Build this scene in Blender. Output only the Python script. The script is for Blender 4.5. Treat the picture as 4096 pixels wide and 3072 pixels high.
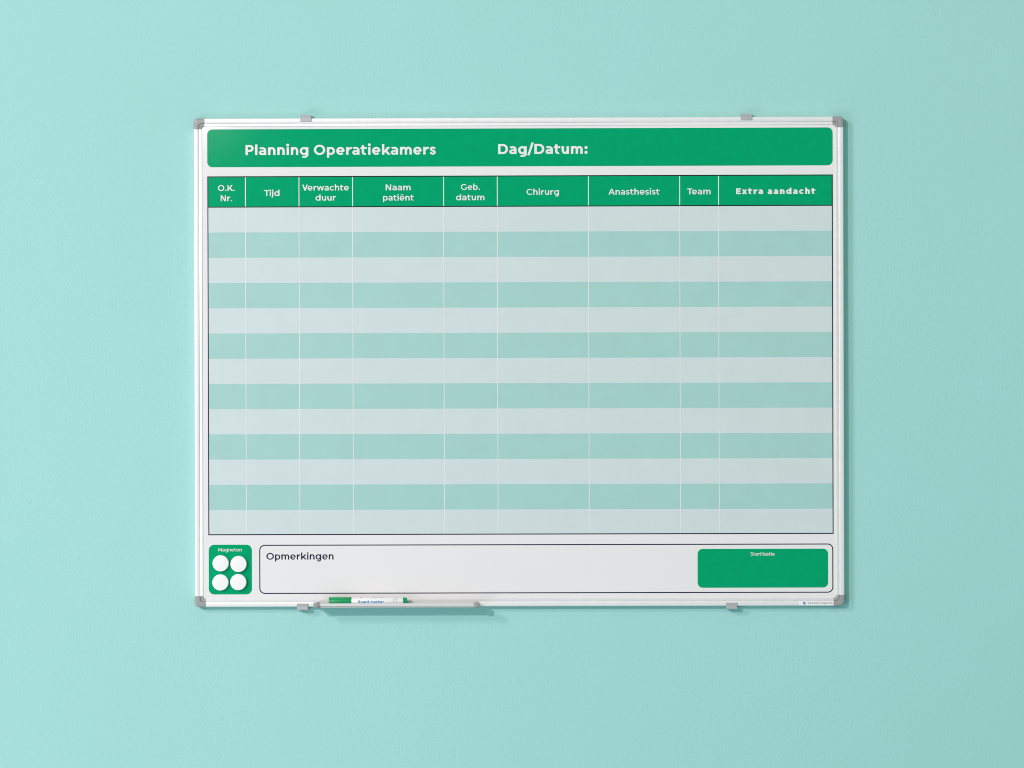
import bpy, bmesh, math, random
from mathutils import Vector, Matrix
random.seed(4)

for o in list(bpy.data.objects):
    bpy.data.objects.remove(o)
scene = bpy.context.scene
COL = scene.collection
MM = 0.001

# ------------------------------------------------------------------ camera
cam_data = bpy.data.cameras.new("camera")
cam_data.sensor_width = 36.0
cam_data.lens = 123.45
cam_data.clip_start = 0.1
cam_data.clip_end = 100
cam = bpy.data.objects.new("camera", cam_data)
COL.objects.link(cam)
r_ = (0.99996338, -0.00269075, -0.00812336)
u_ = (0.00266844, 0.99999264, -0.00275535)
b_ = (0.00813072, 0.00273357, 0.99996321)
conv = lambda v: Vector((v[0], -v[2], v[1]))      # fit frame (x right, y up, z out) -> world
R, U, B = conv(r_), conv(u_), conv(b_)
m = Matrix(((R.x, U.x, B.x, 0.03989), (R.y, U.y, B.y, -6.5), (R.z, U.z, B.z, -0.02290), (0, 0, 0, 1)))
cam.matrix_world = m
scene.camera = cam

# ------------------------------------------------------------------ light
world = bpy.data.worlds.new("World")
scene.world = world
world.use_nodes = True
bg = world.node_tree.nodes["Background"]
bg.inputs[0].default_value = (0.64, 1.0, 0.97, 1)      # light thrown back by the mint room
bg.inputs[1].default_value = 0.40

def area(name, loc, target, sx, sy, power, color):
    d = bpy.data.lights.new(name, 'AREA')
    d.shape = 'RECTANGLE'; d.size = sx; d.size_y = sy
    d.energy = power; d.color = color
    o = bpy.data.objects.new(name, d); COL.objects.link(o)
    o.location = loc
    o.rotation_euler = (Vector(target) - Vector(loc)).to_track_quat('-Z', 'Y').to_euler()
    return o
# small hard studio lamp, upper left in front of the board
area("key_lamp", (-5.95, -11.0, 3.87), (0, 0, 0), 0.17, 0.17, 690, (1.0, 0.79, 0.79))
# softbox further to the left: the second, blurred shadow
area("softbox_left", (-7.3, -6.9, 4.1), (0.1, 0, -0.1), 1.45, 1.45, 365, (1.0, 0.77, 0.78))
# added fill light low on the left, lifts the lower left of the wall
area("fill_light_low_left", (-2.7, -2.9, -1.5), (-0.6, 0, -0.4), 1.4, 1.4, 33, (0.93, 0.89, 1.0))
# small softbox whose reflection touches the upper left corner of the board
area("glare_softbox", (-1.145, -4.0, 0.895), (-0.4, 0, 0.3), 0.50, 0.40, 9, (1.0, 1.0, 1.0))
# added warm fill light, far right and high up, tints that side
area("warm_fill_right", (2.6, -2.2, 2.3), (1.0, 0, 0.9), 0.9, 0.9, 7, (1.0, 0.97, 0.45))

scene.view_settings.view_transform = 'Standard'
scene.view_settings.look = 'None'
scene.view_settings.exposure = 0.0
scene.view_settings.gamma = 1.0
scene.cycles.filter_width = 0.95
scene.render.resolution_x = 1024
scene.render.resolution_y = 768

# ------------------------------------------------------------------ materials
def mat(name, color, rough=0.5, metal=0.0, spec=0.5, bump=None, mottling=0.0, mott_scale=6.0, coat=0.0):
    """bump = (scale, strength, distance_mm, stretch xyz)"""
    mt = bpy.data.materials.new(name); mt.use_nodes = True
    nt = mt.node_tree; N = nt.nodes; L = nt.links
    p = N["Principled BSDF"]
    p.inputs["Base Color"].default_value = (*color, 1)
    p.inputs["Roughness"].default_value = rough
    p.inputs["Metallic"].default_value = metal
    p.inputs["Specular IOR Level"].default_value = spec
    p.inputs["Coat Weight"].default_value = coat
    tc = N.new("ShaderNodeTexCoord")
    if bump:
        sc, st, dist, stretch = bump
        mp = N.new("ShaderNodeMapping"); mp.inputs["Scale"].default_value = stretch
        L.new(tc.outputs["Object"], mp.inputs[0])
        nz = N.new("ShaderNodeTexNoise"); nz.inputs["Scale"].default_value = sc
        nz.inputs["Detail"].default_value = 2.0; nz.inputs["Roughness"].default_value = 0.55
        L.new(mp.outputs[0], nz.inputs["Vector"])
        bp = N.new("ShaderNodeBump"); bp.inputs["Strength"].default_value = st
        bp.inputs["Distance"].default_value = dist * MM
        L.new(nz.outputs[0], bp.inputs["Height"]); L.new(bp.outputs[0], p.inputs["Normal"])
    if mottling:
        n2 = N.new("ShaderNodeTexNoise"); n2.inputs["Scale"].default_value = mott_scale
        n2.inputs["Detail"].default_value = 5
        L.new(tc.outputs["Object"], n2.inputs["Vector"])
        mr = N.new("ShaderNodeMapRange")
        mr.inputs[1].default_value = 0.3; mr.inputs[2].default_value = 0.7
        mr.inputs[3].default_value = 1 - mottling; mr.inputs[4].default_value = 1 + mottling
        L.new(n2.outputs[0], mr.inputs[0])
        vm = N.new("ShaderNodeVectorMath"); vm.operation = 'SCALE'
        vm.inputs[0].default_value = color
        L.new(mr.outputs[0], vm.inputs["Scale"]); L.new(vm.outputs[0], p.inputs["Base Color"])
    return mt

def wall_material():
    mt = bpy.data.materials.new("painted_plaster"); mt.use_nodes = True
    nt = mt.node_tree; N = nt.nodes; L = nt.links
    p = N["Principled BSDF"]
    p.inputs["Roughness"].default_value = 0.75
    p.inputs["Specular IOR Level"].default_value = 0.25
    tc = N.new("ShaderNodeTexCoord")
    # roller stipple: two sizes of small pimples
    n1 = N.new("ShaderNodeTexNoise"); n1.inputs["Scale"].default_value = 340; n1.inputs["Detail"].default_value = 3; n1.inputs["Roughness"].default_value = 0.5
    n2 = N.new("ShaderNodeTexNoise"); n2.inputs["Scale"].default_value = 110; n2.inputs["Detail"].default_value = 2
    mp = N.new("ShaderNodeMapping"); mp.inputs["Rotation"].default_value = (0, 0.35, 0); mp.inputs["Scale"].default_value = (1.0, 1.0, 0.72)
    L.new(tc.outputs["Object"], mp.inputs[0])
    L.new(mp.outputs[0], n1.inputs["Vector"]); L.new(mp.outputs[0], n2.inputs["Vector"])
    mx = N.new("ShaderNodeMath"); mx.operation = 'MULTIPLY_ADD'; mx.inputs[1].default_value = 0.35
    L.new(n2.outputs[0], mx.inputs[0]); L.new(n1.outputs[0], mx.inputs[2])
    # the stipple is rougher in some patches of the wall than in others
    n3 = N.new("ShaderNodeTexNoise"); n3.inputs["Scale"].default_value = 3.0; n3.inputs["Detail"].default_value = 2
    L.new(tc.outputs["Object"], n3.inputs["Vector"])
    mr = N.new("ShaderNodeMapRange"); mr.inputs[1].default_value = 0.3; mr.inputs[2].default_value = 0.7
    mr.inputs[3].default_value = 0.5; mr.inputs[4].default_value = 0.95
    L.new(n3.outputs[0], mr.inputs[0])
    bp = N.new("ShaderNodeBump"); bp.inputs["Distance"].default_value = 0.8 * MM
    L.new(mr.outputs[0], bp.inputs["Strength"])
    L.new(mx.outputs[0], bp.inputs["Height"]); L.new(bp.outputs[0], p.inputs["Normal"])
    # faint pigment drift
    n4 = N.new("ShaderNodeTexNoise"); n4.inputs["Scale"].default_value = 1.6; n4.inputs["Detail"].default_value = 6; n4.inputs["Roughness"].default_value = 0.6
    L.new(tc.outputs["Object"], n4.inputs["Vector"])
    cr = N.new("ShaderNodeValToRGB")
    cr.color_ramp.elements[0].position = 0.3; cr.color_ramp.elements[0].color = (*WALL_A, 1)
    cr.color_ramp.elements[1].position = 0.7; cr.color_ramp.elements[1].color = (*WALL_B, 1)
    L.new(n4.outputs[0], cr.inputs[0])
    # tiny dark pits and a few pale flecks
    vo = N.new("ShaderNodeTexVoronoi"); vo.inputs["Scale"].default_value = 42; vo.inputs["Randomness"].default_value = 1
    L.new(tc.outputs["Object"], vo.inputs["Vector"])
    lt = N.new("ShaderNodeMath"); lt.operation = 'LESS_THAN'; lt.inputs[1].default_value = 0.03
    L.new(vo.outputs["Distance"], lt.inputs[0])
    sep = N.new("ShaderNodeSeparateColor"); L.new(vo.outputs["Color"], sep.inputs[0])
    g1 = N.new("ShaderNodeMath"); g1.operation = 'GREATER_THAN'; g1.inputs[1].default_value = 0.75
    L.new(sep.outputs[0], g1.inputs[0])
    a1 = N.new("ShaderNodeMath"); a1.operation = 'MULTIPLY'; L.new(lt.outputs[0], a1.inputs[0]); L.new(g1.outputs[0], a1.inputs[1])
    g2 = N.new("ShaderNodeMath"); g2.operation = 'LESS_THAN'; g2.inputs[1].default_value = 0.02
    L.new(sep.outputs[0], g2.inputs[0])
    a2 = N.new("ShaderNodeMath"); a2.operation = 'MULTIPLY'; L.new(lt.outputs[0], a2.inputs[0]); L.new(g2.outputs[0], a2.inputs[1])
    m1 = N.new("ShaderNodeMix"); m1.data_type = 'RGBA'; L.new(a1.outputs[0], m1.inputs[0]); L.new(cr.outputs[0], m1.inputs[6])
    m1.inputs[7].default_value = (0.20, 0.50, 0.46, 1)
    m2 = N.new("ShaderNodeMix"); m2.data_type = 'RGBA'; L.new(a2.outputs[0], m2.inputs[0]); L.new(m1.outputs[2], m2.inputs[6])
    m2.inputs[7].default_value = (0.80, 0.92, 0.90, 1)
    L.new(m2.outputs[2], p.inputs["Base Color"])
    return mt

WALL_A = (0.345, 0.668, 0.632)
WALL_B = (0.365, 0.690, 0.668)
M_wall = wall_material()
PB = (520, 0.12, 0.25, (1, 1, 1))
M_board = mat("white_lacquered_steel", (0.81, 0.80, 0.81), 0.085, 0, 0.35, bump=(260, 0.02, 0.1, (1, 1, 1)), mottling=0.008)
M_green = mat("green_print", (0.0005, 0.350, 0.148), 0.11, 0, 0.10, bump=(420, 0.012, 0.2, (1, 1, 1)), mottling=0.03, mott_scale=60)
M_rowlight = mat("pale_grey_green_print", (0.612, 0.708, 0.712), 0.3, 0, 0.3, bump=PB, mottling=0.012, mott_scale=30)
M_rowdark = mat("pale_teal_print", (0.372, 0.622, 0.592), 0.3, 0, 0.3, bump=PB, mottling=0.018, mott_scale=30)
M_white = mat("white_print", (0.80, 0.80, 0.80), 0.3, 0, 0.3)
M_line = mat("soft_white_print", (0.765, 0.80, 0.80), 0.3, 0, 0.3)
M_navy = mat("navy_print", (0.020, 0.016, 0.058), 0.3, 0, 0.25)
M_black = mat("black_print", (0.008, 0.009, 0.010), 0.3, 0, 0.25)
M_alu = mat("brushed_aluminium", (0.88, 0.87, 0.875), 0.40, 0.35, 0.5, bump=(60, 0.10, 0.05, (1, 1, 1)), mottling=0.02, mott_scale=90)
M_aluy = M_alu
M_cap = mat("grey_plastic", (0.33, 0.333, 0.34), 0.36, 0, 0.5, bump=(900, 0.1, 0.05, (1, 1, 1)), mottling=0.02, mott_scale=50)
M_clip = mat("satin_grey_metal", (0.44, 0.455, 0.47), 0.45, 0.2, 0.5, bump=(400, 0.1, 0.04, (1, 1, 1)), mottling=0.02, mott_scale=80)
M_tray = mat("tray_aluminium", (0.70, 0.70, 0.70), 0.42, 0.35, 0.5, mottling=0.01, mott_scale=60)
M_magnet = mat("white_gloss_plastic", (0.90, 0.90, 0.90), 0.35, 0, 0.4)
M_mgreen = mat("green_plastic", (0.002, 0.33, 0.11), 0.45, 0, 0.45)
M_mwhite = mat("white_plastic", (0.88, 0.88, 0.885), 0.35, 0, 0.4)
M_blue = mat("blue_ink", (0.0, 0.26, 0.62), 0.4, 0, 0.3)
M_blued = mat("dark_blue_ink", (0.01, 0.09, 0.38), 0.4, 0, 0.3)
M_grey = mat("dark_grey_ink", (0.045, 0.035, 0.035), 0.4, 0, 0.3)
M_ggreen = mat("grey_green_ink", (0.10, 0.32, 0.25), 0.4, 0, 0.3)
M_film = mat("clear_matt_sticker", (0.87, 0.87, 0.87), 0.35, 0, 0.4)

# ------------------------------------------------------------------ mesh helpers
# geometry is written in millimetres as (x, y up, d out of the wall)
def P(x, y, d): return (x * MM, -d * MM, y * MM)

def link(name, bm, material, parent=None, smooth=False, sharp=35, fix=True):
    if fix:
        bmesh.ops.recalc_face_normals(bm, faces=bm.faces)
    me = bpy.data.meshes.new(name); bm.to_mesh(me); bm.free()
    mats = material if isinstance(material, (list, tuple)) else [material]
    for x in mats: me.materials.append(x)
    if smooth:
        me.shade_smooth(); me.set_sharp_from_angle(angle=math.radians(sharp))
    o = bpy.data.objects.new(name, me); COL.objects.link(o)
    if parent: o.parent = parent
    return o

def tag(o, label=None, cat=None, group=None, kind=None):
    if label: o["label"] = label
    if cat: o["category"] = cat
    if group: o["group"] = group
    if kind: o["kind"] = kind
    return o

def empty(name, loc=(0, 0, 0)):
    e = bpy.data.objects.new(name, None); COL.objects.link(e)
    e.location = loc; e.empty_display_size = 0.05
    return e

def polys2bm(polys, d, dz=0.0):
    """flat printed shapes; polys are 2-d outlines in mm facing the room"""
    bm = bmesh.new()
    for i, pl in enumerate(polys):
        a = 0
        for k in range(len(pl)):
            x0, y0 = pl[k]; x1, y1 = pl[(k + 1) % len(pl)]; a += x0 * y1 - x1 * y0
        if abs(a) < 1e-9: continue
        if a < 0: pl = pl[::-1]
        dd = d[i] if isinstance(d, list) else d + dz * i
        try:
            bm.faces.new([bm.verts.new(P(x, y, dd)) for x, y in pl])
        except ValueError: pass
    return bm

def rrect(x0, y0, x1, y1, r, n=10):
    pts = []
    for cx, cy, a0 in ((x1 - r, y1 - r, 0), (x0 + r, y1 - r, 90), (x0 + r, y0 + r, 180), (x1 - r, y0 + r, 270)):
        for k in range(n + 1):
            a = math.radians(a0 + 90 * k / n)
            pts.append((cx + r * math.cos(a), cy + r * math.sin(a)))
    return pts

def rect(x0, y0, x1, y1): return [(x0, y0), (x1, y0), (x1, y1), (x0, y1)]

def outline(outer, inner):
    n = len(outer)
    return [[outer[k], outer[(k + 1) % n], inner[(k + 1) % n], inner[k]] for k in range(n)]

def box_bm(x0, x1, y0, y1, d0, d1, bevel=0, seg=3):
    bm = bmesh.new()
    v = [bm.verts.new(P(x, y, d)) for d in (d0, d1) for y in (y0, y1) for x in (x0, x1)]
    for f in ((0, 1, 3, 2), (4, 6, 7, 5), (0, 4, 5, 1), (2, 3, 7, 6), (0, 2, 6, 4), (1, 5, 7, 3)):
        bm.faces.new([v[i] for i in f])
    if bevel:
        bmesh.ops.bevel(bm, geom=bm.edges[:], offset=bevel * MM, segments=seg, profile=0.5, affect='EDGES')
    return bm

def extrude_x(profile, x0, x1):
    """closed (y, d) profile swept along x"""
    bm = bmesh.new()
    a = [bm.verts.new(P(x0, y, d)) for y, d in profile]
    b = [bm.verts.new(P(x1, y, d)) for y, d in profile]
    n = len(profile)
    for k in range(n):
        bm.faces.new((a[k], a[(k + 1) % n], b[(k + 1) % n], b[k]))
    bm.faces.new(a); bm.faces.new(b[::-1])
    return bm

# ------------------------------------------------------------------ lettering
# a geometric sans drawn as strokes; units: 1000 per em, w = stem, h = thin stroke
class Pen:
    def __init__(s, w, xh=540, cap=700, asc=742, desc=-198):
        s.w = w; s.h = w * (0.86 if w < 180 else 0.72); s.X = xh; s.C = cap; s.A = asc; s.D = desc; s.p = []; s.n = []; s.c = 0
    def add(s, polys):                    # one stroke: all its pieces share one layer
        s.p += polys; s.n += [s.c] * len(polys); s.c += 1
    def rect(s, x0, y0, x1, y1): s.add([rect(x0, y0, x1, y1)])
    def stem(s, x, y0, y1, w=None): s.rect(x, y0, x + (w or s.w), y1)
    def ring(s, cx, cy, rx, ry, a0=0, a1=360, w=None, h=None, step=9):
        w = w or s.w; h = h or s.h
        n = max(2, int(abs(a1 - a0) / step))
        A = [math.radians(a0 + (a1 - a0) * k / n) for k in range(n + 1)]
        o = [(cx + rx * math.cos(a), cy + ry * math.sin(a)) for a in A]
        i = [(cx + (rx - w) * math.cos(a), cy + (ry - h) * math.sin(a)) for a in A]
        # one polygon per segment, welded by touching edges
        s.add([[o[k], o[k + 1], i[k + 1], i[k]] for k in range(n)])
    def dot(s, cx, cy, r):
        s.add([[(cx + r * math.cos(math.radians(k * 20)), cy + r * math.sin(math.radians(k * 20))) for k in range(18)]])
    def diag(s, x0, y0, x1, y1, w=None):      # horizontal cut ends, w measured horizontally
        w = w or s.w * 1.1
        s.add([[(x0 - w / 2, y0), (x0 + w / 2, y0), (x1 + w / 2, y1), (x1 - w / 2, y1)]])
    def path(s, pts, w=None):
        w = (w or s.w) / 2
        q = []
        n = len(pts)
        for i in range(n - 1):
            p0 = pts[max(i - 1, 0)]; p1 = pts[i]; p2 = pts[i + 1]; p3 = pts[min(i + 2, n - 1)]
            for k in range(6):
                t = k / 6
                q.append(tuple(0.5 * ((2 * p1[j]) + (-p0[j] + p2[j]) * t + (2 * p0[j] - 5 * p1[j] + 4 * p2[j] - p3[j]) * t * t
                          + (-p0[j] + 3 * p1[j] - 3 * p2[j] + p3[j]) * t ** 3) for j in (0, 1)))
        q.append(pts[-1])
        L = []; Rr = []
        for i in range(len(q)):
            a = q[max(i - 1, 0)]; b = q[min(i + 1, len(q) - 1)]
            dx, dy = b[0] - a[0], b[1] - a[1]; l = math.hypot(dx, dy) or 1
            nx, ny = -dy / l * w, dx / l * w
            L.append((q[i][0] + nx, q[i][1] + ny)); Rr.append((q[i][0] - nx, q[i][1] - ny))
        s.add([[L[i], L[i + 1], Rr[i + 1], Rr[i]] for i in range(len(q) - 1)])

def glyph(ch, w, **kw):
    g = Pen(w, **kw); h = g.h; X = g.X; C = g.C; A = g.A
    ov = 9; wide = (w - 130) * 0.75            # heavier letters are a little wider
    sb = 78 - w * 0.08; rb = 42                # side bearings: straight, round
    if ch == ' ': return [], [], 262 + wide * .3
    if ch in 'odbpqgceë':
        bw = 545 + wide; rx = bw / 2; ry = X / 2 + ov; cy = X / 2
        if ch == 'o':
            g.ring(rb + rx, cy, rx + 5, ry); adv = rb * 2 + bw + 10
        elif ch in 'eë':
            cx = rb + rx; g.ring(cx, cy, rx, ry, -6, 318)
            g.rect(rb + w * .7, cy - h * .52, rb + bw - w * .25, cy + h * .30)
            adv = rb + bw + 40
            if ch == 'ë':
                g.dot(cx - 100, X + 145, w * .48); g.dot(cx + 100, X + 145, w * .48)
        elif ch == 'c':
            g.ring(rb + rx, cy, rx, ry, 41, 319); adv = rb + bw * .93 + 10
        elif ch in 'dqg':
            g.ring(rb + rx, cy, rx, ry); xs = rb + bw - w + 18
            if ch == 'd': g.stem(xs, 0, A)
            elif ch == 'q': g.stem(xs, g.D, X)
            else:
                g.stem(xs, 0, X)
                cx = rb + 0.53 * bw; rr = xs + w - cx
                g.ring(cx, 5, rr, 5 - g.D + 8, 360, 232)
            adv = xs + w + sb
        elif ch in 'bp':
            x0 = sb; g.stem(x0, 0 if ch == 'b' else g.D, A if ch == 'b' else X)
            g.ring(x0 + rx - 18, cy, rx, ry); adv = x0 + bw - 18 + rb
    elif ch in 'nhmur':
        x0 = sb; nw = 455 + wide
        if ch in 'nh':
            g.stem(x0, 0, X if ch == 'n' else A)
            l = x0 + w * .15; r = x0 + nw + 25; ry = 262; cy = X + ov - ry
            g.ring((l + r) / 2, cy, (r - l) / 2, ry, 0, 172); g.stem(r - w, 0, cy); adv = r + sb - 4
        elif ch == 'u':
            r = x0 + nw + 20; ry = 262; cy = ry - ov
            g.stem(x0, cy, X); l = x0; rr = r - w * .15
            g.ring((l + rr) / 2, cy, (rr - l) / 2, ry, 180, 352); g.stem(r - w, 0, X); adv = r + sb
        elif ch == 'm':
            g.stem(x0, 0, X); l = x0 + w * .15; ry = 250; cy = X + ov - ry
            r1 = x0 + 462 + wide
            g.ring((l + r1) / 2, cy, (r1 - l) / 2, ry, 0, 172); g.stem(r1 - w, 0, cy)
            l2 = r1 - w * .86; r2 = r1 + (r1 - l) - w * .9
            g.ring((l2 + r2) / 2, cy, (r2 - l2) / 2, ry, 0, 165); g.stem(r2 - w, 0, cy); adv = r2 + sb - 4
        else:
            g.stem(x0, 0, X); cx = x0 + w + 225 + wide * .2; 
            g.ring(cx, X + ov - 285, cx - x0 - w * .15, 285, 92, 172, h=h * 1.05); adv = cx + 14
    elif ch == 'a':
        bw = 470 + wide * .9; r = rb + bw
        g.stem(r - w, 0, X * .62)
        cx = rb + bw * .46; ry = X * .42
        g.ring(cx, X + ov - ry, r - cx, ry, 0, 90)
        g.ring(cx, X + ov - ry, r - cx + 60, ry, 90, 131, h=h)
        bh = X * .60; ry2 = bh / 2 + ov * .5; hh = h * .86
        g.ring(rb + bw * .37, bh / 2 - ov * .5, bw * .37, ry2, 90, 270, h=hh)
        g.rect(rb + bw * .36, bh - hh, r - w * .5, bh)
        g.ring(rb + bw * .36, bh / 2 - ov * .5, bw * .64 - w * .4, ry2, 270, 352, h=hh)
        adv = r + sb - 6
    elif ch in 'ilj':
        x0 = sb
        if ch == 'l': g.stem(x0, 0, A); adv = x0 + w + sb
        elif ch == 'i': g.stem(x0, 0, X); g.dot(x0 + w / 2, X + 88 + w * .42, w * .64); adv = x0 + w + sb
        else:
            g.stem(x0, -20, X); g.dot(x0 + w / 2, X + 88 + w * .42, w * .64)
            g.ring(x0 + w - 175, -20, 175, 188, 360, 262); adv = x0 + w + sb
    elif ch == 't':
        x0 = 90; g.stem(x0, 150, X + 125)
        g.rect(12, X - h * .98, x0 + w + 190, X - h * .02)
        g.ring(x0 + 175 + w * .2, 168, 175 + w * .2, 168 + ov, 180, 298); adv = x0 + w + 215
    elif ch == 's':
        sw = h * 0.96; L = rb - 8; Rr = rb + 395 + wide * .6; t = X + ov - sw / 2; b = -ov + sw / 2; mid = X / 2
        lx = L + sw * .62; rx = Rr - sw * .55
        g.path([(Rr - 35, X - sw * .95), ((L + Rr) / 2 + 15, t), (lx + 45, t - 22), (lx, (t + mid) / 2 + 6), (lx + 60, mid + 28), ((L + Rr) / 2, mid),
                (rx - 55, mid - 30), (rx, (b + mid) / 2 - 6), (rx - 45, b + 22), ((L + Rr) / 2 - 15, b), (L + 28, sw * 1.0)], sw)
        adv = Rr + rb - 10
    elif ch == 'k':
        x0 = sb; g.stem(x0, 0, A)
        g.diag(x0 + w * .9, 150, x0 + 440 + wide, X, w * 1.35)
        g.diag(x0 + 470 + wide, 0, x0 + 215 + wide * .3, X * .56, w * 1.25); adv = x0 + 540 + wide
    elif ch in 'vwxVAM':
        if ch in 'vV':
            H = X if ch == 'v' else C; W = (500 if ch == 'v' else 640) + wide
            g.diag(w * .62, H, W / 2, 0, w * 1.12); g.diag(W - w * .62, H, W / 2, 0, w * 1.12); adv = W + 6
        elif ch == 'w':
            W = 810 + wide * 1.5; q = W / 4
            for (a, b, c, d) in ((w * .55, X, q + 8, 0), (2 * q, X, q + 8, 0), (2 * q, X, 3 * q - 8, 0), (W - w * .55, X, 3 * q - 8, 0)):
                g.diag(a, b, c, d, w * .98)
            adv = W + 6
        elif ch == 'x':
            W = 510 + wide * 1.6; xw = w * (1.25 if w < 180 else 1.1); g.diag(xw * .52, 0, W - xw * .55, X, xw); g.diag(W - xw * .52, 0, xw * .55, X, xw); adv = W + 8
        elif ch == 'A':
            W = 720 + wide; g.diag(w * .62, 0, W / 2, C, w * 1.08); g.diag(W - w * .62, 0, W / 2, C, w * 1.08)
            g.rect(W * .22, 155, W * .78, 155 + h); adv = W
        else:
            x0 = sb + 10; W = 700 + wide; g.stem(x0, 0, C); g.stem(x0 + W - w, 0, C)
            g.diag(x0 + w * .5, C, x0 + W / 2, 150, w * 1.0); g.diag(x0 + W - w * .5, C, x0 + W / 2, 150, w * 1.0); adv = x0 * 2 + W
    elif ch in 'PDB':
        x0 = sb + 12; g.stem(x0, 0, C)
        if ch == 'P':
            r = x0 + 530 + wide; ry = 235; cy = C - ry
            g.rect(x0 + w * .5, C - h, r - ry, C); g.rect(x0 + w * .5, cy - ry, r - ry, cy - ry + h)
            g.ring(r - ry, cy, ry, ry, -90, 90); adv = r + rb - 5
        elif ch == 'D':
            r = x0 + 640 + wide; ry = C / 2
            g.rect(x0 + w * .5, C - h, r - ry + 20, C); g.rect(x0 + w * .5, 0, r - ry + 20, h)
            g.ring(r - ry + 18, ry, ry - 8, ry, -90, 90); adv = r + rb + 10
        else:
            r = x0 + 545 + wide; c1 = C * .53
            for y0, y1, rr in ((0, c1, r), (c1 - h, C, r - 35)):
                ry = (y1 - y0) / 2
                g.rect(x0 + w * .5, y1 - h, rr - ry, y1); g.rect(x0 + w * .5, y0, rr - ry, y0 + h)
                g.ring(rr - ry, (y0 + y1) / 2, ry, ry, -90, 90)
            adv = r + rb
    elif ch in 'OCG':
        bw = 740 + wide; rx = bw / 2; ry = C / 2 + ov
        if ch == 'O': g.ring(rb + rx, C / 2, rx + 5, ry); adv = bw + rb * 2 + 10
        elif ch == 'C': g.ring(rb + rx, C / 2, rx, ry, 43, 317); adv = rb + bw * .93
        else:
            g.ring(rb + rx, C / 2, rx, ry, 43, 312)
            xr = rb + bw * .93; g.stem(xr - w, 85, C / 2, w * .95); adv = xr + 70
    elif ch in 'TENK':
        if ch == 'T':
            W = 570 + wide; g.rect(8, C - h, W - 8, C); g.stem(W / 2 - w / 2, 0, C - h * .5); adv = W - 30
        elif ch == 'E':
            x0 = sb + 14; W = 470 + wide; g.stem(x0, 0, C)
            for y, ww in ((0, W), (C - h, W - 12), (C / 2 - h / 2, W - 50)): g.rect(x0 + w * .5, y, x0 + ww, y + h)
            adv = x0 + W + 40
        elif ch == 'N':
            x0 = sb + 14; W = 590 + wide; g.stem(x0, 0, C); g.stem(x0 + W - w, 0, C)
            g.diag(x0 + w * .62, C, x0 + W - w * .62, 0, w * 1.2); adv = x0 * 2 + W
        else:
            x0 = sb + 14; g.stem(x0, 0, C); g.diag(x0 + w * .8, 170, x0 + 520 + wide, C, w * 1.35)
            g.diag(x0 + 570 + wide, 0, x0 + 260 + wide * .3, C * .58, w * 1.3); adv = x0 + 640 + wide
    elif ch == 'S':
        sw = h * 1.04; L = rb; Rr = rb + 520 + wide; t = C + ov - sw / 2; b = -ov + sw / 2; mid = C / 2
        lx = L + sw * .55; rx = Rr - sw * .5
        g.path([(Rr - 40, C - sw * 1.05), ((L + Rr) / 2 + 15, t), (lx + 60, t - 35), (lx, (t + mid) / 2 + 10), (lx + 75, mid + 42), ((L + Rr) / 2, mid),
                (rx - 70, mid - 45), (rx, (b + mid) / 2 - 10), (rx - 60, b + 35), ((L + Rr) / 2 - 15, b), (L + 25, sw * 1.15)], sw)
        adv = Rr + rb
    elif ch == '.': g.dot(sb + w * .55, w * .58, w * .62); adv = sb * 1.9 + w
    elif ch == ':': g.dot(sb + w * .6, w * .62, w * .66); g.dot(sb + w * .6, X - w * .62, w * .66); adv = sb * 2 + w * 1.2
    elif ch == '-': g.rect(45, 225, 325, 225 + h); adv = 370
    elif ch == '/': g.diag(w * .3, -95, 340, 800, w * .95); adv = 350 + wide
    else: raise ValueError(ch)
    return g.p, g.n, adv

def text_polys(s, x0, x1, y, em, w, track=0, **kw):
    """polygons (mm) for a line whose ink runs from x0 to x1 on baseline y; returns (polys, layer index)"""
    out = []; lay = []; cx = 0
    for i, ch in enumerate(s):
        pl, nn, adv = glyph(ch, w, **kw)
        for k, q in zip(nn, pl):
            out.append([(a + cx, b) for a, b in q]); lay.append(k)
        cx += adv + track
        nx = s[i + 1] if i + 1 < len(s) else ' '
        if ch in 'TV' and nx in 'ea': cx -= 75
        if ch == 'K' and nx == '.': cx -= 10
        if ch == 'r' and nx in 'a.': cx -= 25
    lo = min(a for q in out for a, _ in q); hi = max(a for q in out for a, _ in q)
    sy = em / 1000
    sx = (x1 - x0) / (hi - lo)
    return [[(x0 + (a - lo) * sx, y + b * sy) for a, b in q] for q in out], lay

D0 = 15.9     # front of the steel sheet
L1, L2, L3 = D0 + .12, D0 + .24, D0 + .36     # printed layers

def lettering(parent, lines, material, depth=L3, track=0, label=None, **kw):
    polys = []; ds = []
    for (s, x0, x1, y, em, w) in lines:
        p, l = text_polys(s, x0, x1, y, em, w, track, **kw)
        polys += p; ds += [depth + 0.016 * k for k in l]
    o = link("lettering", polys2bm(polys, ds), material, parent, fix=False)
    if label: o["label"] = label
    return o

# ------------------------------------------------------------------ wall
bm = bmesh.new()
s = [(-6, 0, -4), (6, 0, -4), (6, 0, 4), (-6, 0, 4)]
f = [bm.verts.new(v) for v in s]; b = [bm.verts.new((x, 0.12, z)) for x, y, z in s]
bm.faces.new(f); bm.faces.new(b[::-1])
for k in range(4): bm.faces.new((f[k], b[k], b[(k + 1) % 4], f[(k + 1) % 4]))
wall = link("wall", bm, M_wall)
tag(wall, "mint turquoise painted plaster wall behind the planning board", kind="structure")

# ------------------------------------------------------------------ whiteboard
HW, HH = 599.6, 451.2
board = empty("whiteboard")
tag(board, "white magnetic planning board with green header and aluminium frame hung on the mint wall", "whiteboard")

panel = link("writing_surface", box_bm(-HW + 6, HW - 6, -HH + 6, HH - 6, 4, D0), M_board, board)

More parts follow.
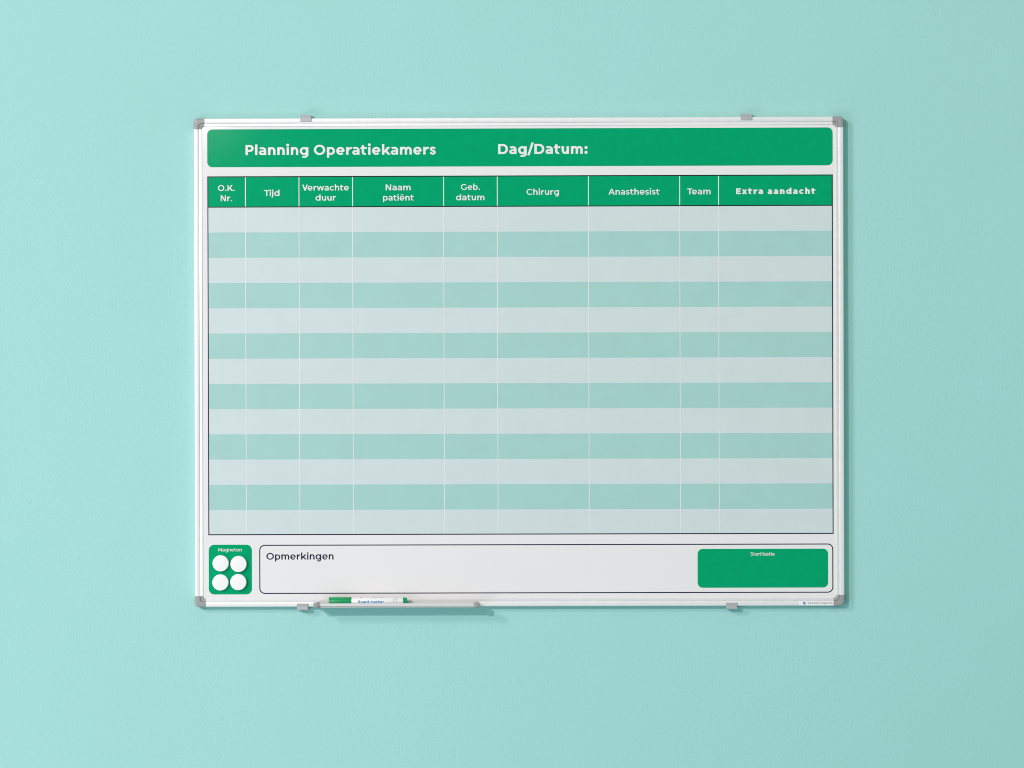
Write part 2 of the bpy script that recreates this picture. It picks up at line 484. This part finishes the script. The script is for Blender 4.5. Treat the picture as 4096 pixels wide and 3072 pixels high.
# frame profile: (inset from the outer edge, depth)
PROF = [(0.6, 2.5), (0, 3.2), (0, 16.6), (0.3, 17.4), (0.95, 18.0), (1.5, 18.1), (8.7, 18.1), (9.0, 18.0), (9.15, 17.6), (9.2, 16.3),
        (9.75, 16.3), (9.85, 17.1), (10.1, 17.2), (14.5, 17.15), (14.85, 16.9), (15.0, 15.5), (15.0, 12), (6, 8), (6, 2.5)]
K = 19.9       # corner cap length
def frame_bar(side):
    bm = bmesh.new(); n = len(PROF)
    A = []; Bv = []
    for ins, d in PROF:
        if side == 'top': A.append(P(-HW + K, HH - ins, d)); Bv.append(P(HW - K, HH - ins, d))
        if side == 'bottom': A.append(P(-HW + K, -HH + ins, d)); Bv.append(P(HW - K, -HH + ins, d))
        if side == 'left': A.append(P(-HW + ins, -HH + K, d)); Bv.append(P(-HW + ins, HH - K, d))
        if side == 'right': A.append(P(HW - ins, -HH + K, d)); Bv.append(P(HW - ins, HH - K, d))
    a = [bm.verts.new(v) for v in A]; b = [bm.verts.new(v) for v in Bv]
    for k in range(n): bm.faces.new((a[k], a[(k + 1) % n], b[(k + 1) % n], b[k]))
    bm.faces.new(a); bm.faces.new(b[::-1])
    return link("frame_rail", bm, M_alu, board, smooth=True, sharp=28)
for side in ('top', 'bottom', 'left', 'right'): frame_bar(side)

# moulded corner: the same profile carried round the corner
CPROF = [(0.3, 2.3), (-0.25, 3.2), (-0.25, 15.6), (0.15, 16.9), (1.0, 17.9), (2.3, 18.3), (5.5, 18.45), (8.3, 18.3), (8.9, 18.2), (9.15, 17.6), (9.2, 16.2),
         (9.95, 16.2), (10.1, 17.2), (14.4, 17.15), (14.9, 16.8), (15.05, 15.5)]
def corner_mesh():
    bm = bmesh.new(); rows = []
    n = 12
    for ins, d in CPROF:
        if ins < 3: r = 7.3 - ins * .3
        elif ins < 9.6: r = 6.0
        elif ins < 14: r = 5.6
        else: r = K - ins
        r = min(r, K - ins + .0)
        pts = [(ins, K + .15)]
        for k in range(n + 1):
            a = math.radians(90 * k / n)
            pts.append((ins + r - r * math.cos(a), ins + r - r * math.sin(a)))
        pts.append((K + .15, ins))
        rows.append([bm.verts.new(P(x, -y, d)) for x, y in pts])
    for i in range(len(rows) - 1):
        for k in range(len(rows[0]) - 1):
            bm.faces.new((rows[i][k], rows[i][k + 1], rows[i + 1][k + 1], rows[i + 1][k]))
    bm.faces.new([r[0] for r in rows]); bm.faces.new([r[-1] for r in rows][::-1])
    bmesh.ops.recalc_face_normals(bm, faces=bm.faces)
    return bm
for sx, sy in ((-1, 1), (1, 1), (-1, -1), (1, -1)):
    bm = corner_mesh()
    # make sure the big face looks into the room
    tot = sum((f.normal.y * f.calc_area() for f in bm.faces))
    if tot > 0: bmesh.ops.reverse_faces(bm, faces=bm.faces)
    for v in bm.verts:
        x = -HW * MM + v.co.x; z = HH * MM + v.co.z
        v.co.x = x * (1 if sx < 0 else -1); v.co.z = z * (1 if sy > 0 else -1)
    if sx * sy > 0: bmesh.ops.reverse_faces(bm, faces=bm.faces)
    link("corner_cap", bm, M_cap, board, smooth=True, sharp=40, fix=False)

# wall clips gripping the frame
def clip(x0, x1, up):
    s = 1 if up else -1
    e = HH * s
    pr = [(e - 5.9 * s, 18.3), (e - 5.9 * s, 20.3), (e - 5.6 * s, 20.7), (e - .2 * s, 20.2), (e + 4.9 * s, 20.7), (e + 5.3 * s, 20.3), (e + 5.3 * s, 0.2),
          (e + 0.35 * s, 0.2), (e + 0.35 * s, 18.3)]
    bm = extrude_x(pr, x0, x1)
    return link("wall_clip", bm, M_clip, board)
clip(-402.3, -382.3, True); clip(410.6, 430.6, True)
clip(-411.1, -391.1, False); clip(381.0, 401.0, False)

# --- printed title banner
XL, XR = -574.8, 579.9
bn = link("title_banner", polys2bm([rrect(XL, 361.3, XR, 431.2, 9.6)], L1), M_green, board, fix=False)
lettering(bn, [("Planning Operatiekamers", -504.0, -152.6, 383.6, 26.3, 156), ("Dag/Datum:", -37.4, 128.0, 384.0, 26.3, 166)], M_white)

# --- header cells
cols = [XL, -504.4, -405.4, -306.4, -138.2, -39.1, 129.2, 297.6, 369.2, XR]
HT, HB = 344.4, 287.6
EM = 15.5
heads = [
    [("O.K.", -555.0, -524.2, 317.4, EM, 128), ("Nr.", -550.1, -528.8, 298.5, EM, 128)],
    [("Tijd", -469.5, -441.4, 308.0, EM, 128)],
    [("Verwachte", -399.3, -313.1, 317.7, EM, 128), ("duur", -374.9, -337.0, 299.1, EM, 128)],
    [("Naam", -245.2, -199.1, 317.7, EM, 128), ("patiënt", -250.3, -193.3, 298.8, EM, 128)],
    [("Geb.", -106.2, -71.0, 318.0, EM, 128), ("datum", -115.3, -62.7, 298.9, EM, 128)],
    [("Chirurg", 15.0, 74.9, 308.5, EM, 128)],
    [("Anasthesist", 166.2, 260.5, 308.4, EM, 128)],
    [("Team", 311.6, 354.7, 308.5, EM, 128)],
    [("Extra aandacht", 401.9, 547.9, 308.7, EM, 222)]]
for k in range(9):
    l = cols[k] + (0.76 if k else 1.2); r = cols[k + 1] - (0.76 if k < 8 else 1.2)
    c = link("header_cell", polys2bm([rect(l, HB + .6, r, HT - 1.2)], L1), M_green, board, fix=False)
    lettering(c, heads[k], M_white, track=80 if k == 8 else 0)
for k in range(1, 9):
    link("header_divider", polys2bm([rect(cols[k] - .76, HB + .6, cols[k] + .76, HT - 1.2)], L1), M_white, board, fix=False)
link("header_outline", polys2bm([rect(XL, HT - 1.85, XR, HT), rect(XL, HB - .9, XR, HB + .9),
                                 rect(XL, HB + .9, XL + 1.85, HT - 1.85), rect(XR - 1.85, HB + .9, XR, HT - 1.85)], L2), M_black, board, fix=False)

# --- striped table rows
TB = -318.7
ys = [HB, 240.7, 194.0, 147.3, 100.7, 54.1, 7.5, -39.1, -85.7, -132.3, -178.9, -225.5, -272.2, TB]
for k in range(13):
    y1 = ys[k] - (.6 if k == 0 else 0); y0 = ys[k + 1] + (1.0 if k == 12 else 0)
    link("table_row", polys2bm([rect(XL + 1, y0, XR - 1, y1)], L1), M_rowdark if k % 2 else M_rowlight, board, fix=False)
for k in range(1, 9):
    link("column_line", polys2bm([rect(cols[k] - .72, TB + 1.0, cols[k] + .72, HB - .6)], L2), M_line, board, fix=False)
link("table_outline", polys2bm([rect(XL, TB, XR, TB + 1.9), rect(XL, TB + 1.9, XL + 1.8, HB - .6), rect(XR - 1.8, TB + 1.9, XR, HB - .6)], L2 + .02), M_navy, board, fix=False)

# --- magnet field, remarks box, sterilisation field
mf = link("magnet_field", polys2bm([rrect(-574.2, -428.1, -494.3, -336.2, 10.3)], L1), M_green, board, fix=False)
lettering(mf, [("Magneten", -556.2, -513.0, -348.6, 8.7, 112)], M_white)
rb_ = link("remarks_outline", polys2bm(outline(rrect(-480.8, -427.3, 579.3, -336.5, 10.5, 12), rrect(-478.9, -425.4, 577.4, -338.4, 8.7, 12)), L1), M_navy, board, fix=False)
lettering(rb_, [("Opmerkingen", -467.6, -343.5, -363.9, 17.5, 124)], M_navy)
sf = link("sterilisation_field", polys2bm([rrect(328.9, -417.7, 569.7, -346.0, 9.4)], L1), M_green, board, fix=False)
lettering(sf, [("Sterilisatie", 426.6, 471.3, -358.5, 8.7, 112)], M_white)

# --- web address sticker on the lower frame rail
SD = 18.24
st = link("sticker", polys2bm([rect(515.2, -450.3, 579.6, -442.7)], SD), M_film, board, fix=False)
lettering(st, [("www.smit-visual.com", 531.4, 577.6, -447.9, 5.0, 88)], M_grey, depth=SD + .08, track=18)
lx, ly = 525.4, -446.5
link("emblem", polys2bm([[(lx - 2.9, ly + .25), (lx + 2.9, ly + .25), (lx + 2.4, ly + .8), (lx + .9, ly + 2.4), (lx + .4, ly + 2.75), (lx - .4, ly + 2.75), (lx - .9, ly + 2.4), (lx - 2.4, ly + .8)]],
                        SD + .08), M_blue, st, fix=False)
link("emblem", polys2bm([[(lx - 2.9, ly - .25), (lx + 2.9, ly - .25), (lx + .4, ly - 2.7), (lx - .4, ly - 2.7)]], SD + .08), M_blued, st, fix=False)

# ------------------------------------------------------------------ magnets
def magnet_bm():
    bm = bmesh.new(); n = 72; prof = [(15.0, 0.0), (15.0, 0.3), (14.85, .4), (14.85, 6.3), (14.75, 6.7), (14.5, 6.92), (14.1, 7.0)]
    rows = [[bm.verts.new(P(r * math.cos(2 * math.pi * k / n), r * math.sin(2 * math.pi * k / n), d)) for k in range(n)] for r, d in prof]
    for a, b in zip(rows, rows[1:]):
        for k in range(n): bm.faces.new((a[k], a[(k + 1) % n], b[(k + 1) % n], b[k]))
    bm.faces.new(rows[-1]); bm.faces.new(rows[0][::-1])
    return bm
mags = [(-551.8, -370.4, "upper left of the four round white magnets, under the start of the small word Magneten"),
        (-518.7, -371.7, "upper right of the four round white magnets, sitting slightly lower than its left neighbour"),
        (-552.3, -405.7, "lower left of the four round white magnets, nearest the grey frame corner"),
        (-519.2, -405.2, "lower right of the four round white magnets, nearest the empty remarks box")]
first = link("round_magnet", magnet_bm(), M_magnet, None, smooth=True, sharp=40)
for i, (x, y, lab) in enumerate(mags):
    o = first if i == 0 else first.copy()
    if i: COL.objects.link(o)
    o.location = P(x, y, L1 + .05)
    tag(o, lab, "magnet", "round white magnets on the green magnet field")

# ------------------------------------------------------------------ pen tray
TX0, TX1 = -374.0, -78.5
tray = empty("pen_tray", P(-226, -451, 18.3))
tag(tray, "narrow aluminium pen tray with grey end caps on the lower frame rail", "pen tray")
def tr(o):                                        # geometry is written in board space: keep it there
    o.matrix_parent_inverse = Matrix.Translation(tray.location).inverted(); return o
prof = [(-441.1, 18.4), (-440.9, 18.6), (-440.9, 19.4), (-441.2, 19.6), (-448.6, 19.8), (-449.3, 20.6), (-449.4, 43.4), (-448.2, 44), (-447.8, 45.8), (-443.6, 46), (-443.1, 46.3),
        (-443.1, 46.9), (-443.5, 47.2), (-448.1, 47.4), (-448.3, 46.9), (-448.4, 44.2), (-449.6, 44), (-450.4, 44.2), (-450.5, 46.6), (-450.7, 46.7), (-450.85, 46.3), (-450.9, 18.4)]
tr(link("tray_channel", extrude_x(prof, TX0, TX1), M_tray, tray, smooth=True, sharp=30))
def end_cap(x0, x1, side):
    bm = box_bm(x0, x1, -451.5, -441.5, 36.0, 50.6, 2.3, 4)
    # thinner cheek that closes the channel behind the moulded nose
    xa, xb = (x0 + 4.2, x1 - 1.0) if side < 0 else (x0 + 1.0, x1 - 4.2)
    b2 = box_bm(xa, xb, -451.15, -442.8, 18.4, 38.0, 0.5, 2)
    me = bpy.data.meshes.new("tmp"); b2.to_mesh(me); b2.free(); bm.from_mesh(me); bpy.data.meshes.remove(me)
    return tr(link("end_cap", bm, M_cap, tray, smooth=True, sharp=60))
end_cap(-379.2, -368.4, -1); end_cap(-84.4, -73.6, 1)

# ------------------------------------------------------------------ marker
MY, MD = -440.95, 32.5
marker = empty("board_marker", P(-280, MY - 8.4, MD))
tag(marker, "white board marker with green cap lying in the pen tray", "marker pen")
def mk(o):
    o.matrix_parent_inverse = Matrix.Translation(marker.location).inverted(); return o
def lathe_x(prof, n=64):
    bm = bmesh.new()
    rows = [[bm.verts.new(P(x, MY + r * math.sin(2 * math.pi * k / n), MD + r * math.cos(2 * math.pi * k / n))) for k in range(n)] for x, r in prof]
    for a, b in zip(rows, rows[1:]):
        for k in range(n): bm.faces.new((a[k], a[(k + 1) % n], b[(k + 1) % n], b[k]))
    bm.faces.new(rows[0][::-1]); bm.faces.new(rows[-1])
    return bm
cap = mk(link("cap", lathe_x([(-351.3, 7.2), (-351.2, 7.9), (-350.6, 8.2), (-330, 8.3), (-310.0, 8.35), (-309.6, 8.2), (-309.4, 7.6)]), M_mgreen, marker, smooth=True, sharp=40))
bmc = box_bm(-327.5, -309.9, 5.6, 6.9, 5.2, 6.6, .25, 2)
for v in bmc.verts: v.co.z += MY * MM; v.co.y -= MD * MM
mk(link("pocket_clip", bmc, M_mgreen, marker, smooth=True))
RB = 8.0
barrel = mk(link("barrel", lathe_x([(-309.6, 7.6), (-309.3, 7.9), (-309.0, RB), (-215.0, RB), (-214.5, 7.8), (-214.3, 7.4)]), M_mwhite, marker, smooth=True, sharp=40))
plug = mk(link("end_plug", lathe_x([(-214.4, 7.3), (-214.2, 7.75), (-212.4, 7.8), (-212.1, 7.3), (-207.9, 7.2), (-207.3, 6.8), (-207.1, 6.0)]), M_mgreen, marker, smooth=True, sharp=40))

def wrapped(polys, lay, material, name="lettering", label=None):
    """flat shapes (x, arc length) laid round the barrel"""
    bm = polys2bm(polys, [0.0] * len(polys))
    # attribute the layer through a tiny radius step per polygon
    layer = bm.faces.layers.int.new("k")
    for f, k in zip(bm.faces, lay): f[layer] = k
    y = -14.0
    while y < 14:
        g = bm.verts[:] + bm.edges[:] + bm.faces[:]
        bmesh.ops.bisect_plane(bm, geom=g, plane_co=(0, 0, y * MM), plane_no=(0, 0, 1)); y += .8
    for v in bm.verts:
        k = v.link_faces[0][layer] if v.link_faces else 0
        a = v.co.z / MM / RB; r = RB + .05 + .016 * k
        v.co = P(v.co.x / MM, MY + r * math.sin(a), MD + r * math.cos(a))
    o = mk(link(name, bm, material, marker, fix=False))
    o.parent = barrel; o.matrix_parent_inverse = Matrix.Identity(4)
    return o
def rot90(polys, x, y0):
    return [[(x - b, y0 + a) for a, b in q] for q in polys]
p, l = text_polys("Board marker", -296.6, -249.4, -1.85, 6.6, 190, track=25)
wrapped(p, l, M_blue)
p, l = text_polys("neutral", 0, 12.0, 0, 3.6, 95, track=20)
wrapped(rot90(p, -230.6, -6.2), l, M_ggreen)
p, l = text_polys("www.smit-visual.com", 0, 26.0, 0, 3.0, 95, track=20)
wrapped(rot90(p, -226.2, -14.0), l, M_grey)
wrapped([[(-294.6, 10.8), (-292.2, 8.6), (-289.8, 10.8)]], [0], M_blued, "emblem")
p, l = text_polys("we make it visual", -271.5, -250.5, 9.0, 2.4, 100, track=20)
wrapped(p, l, M_blued)
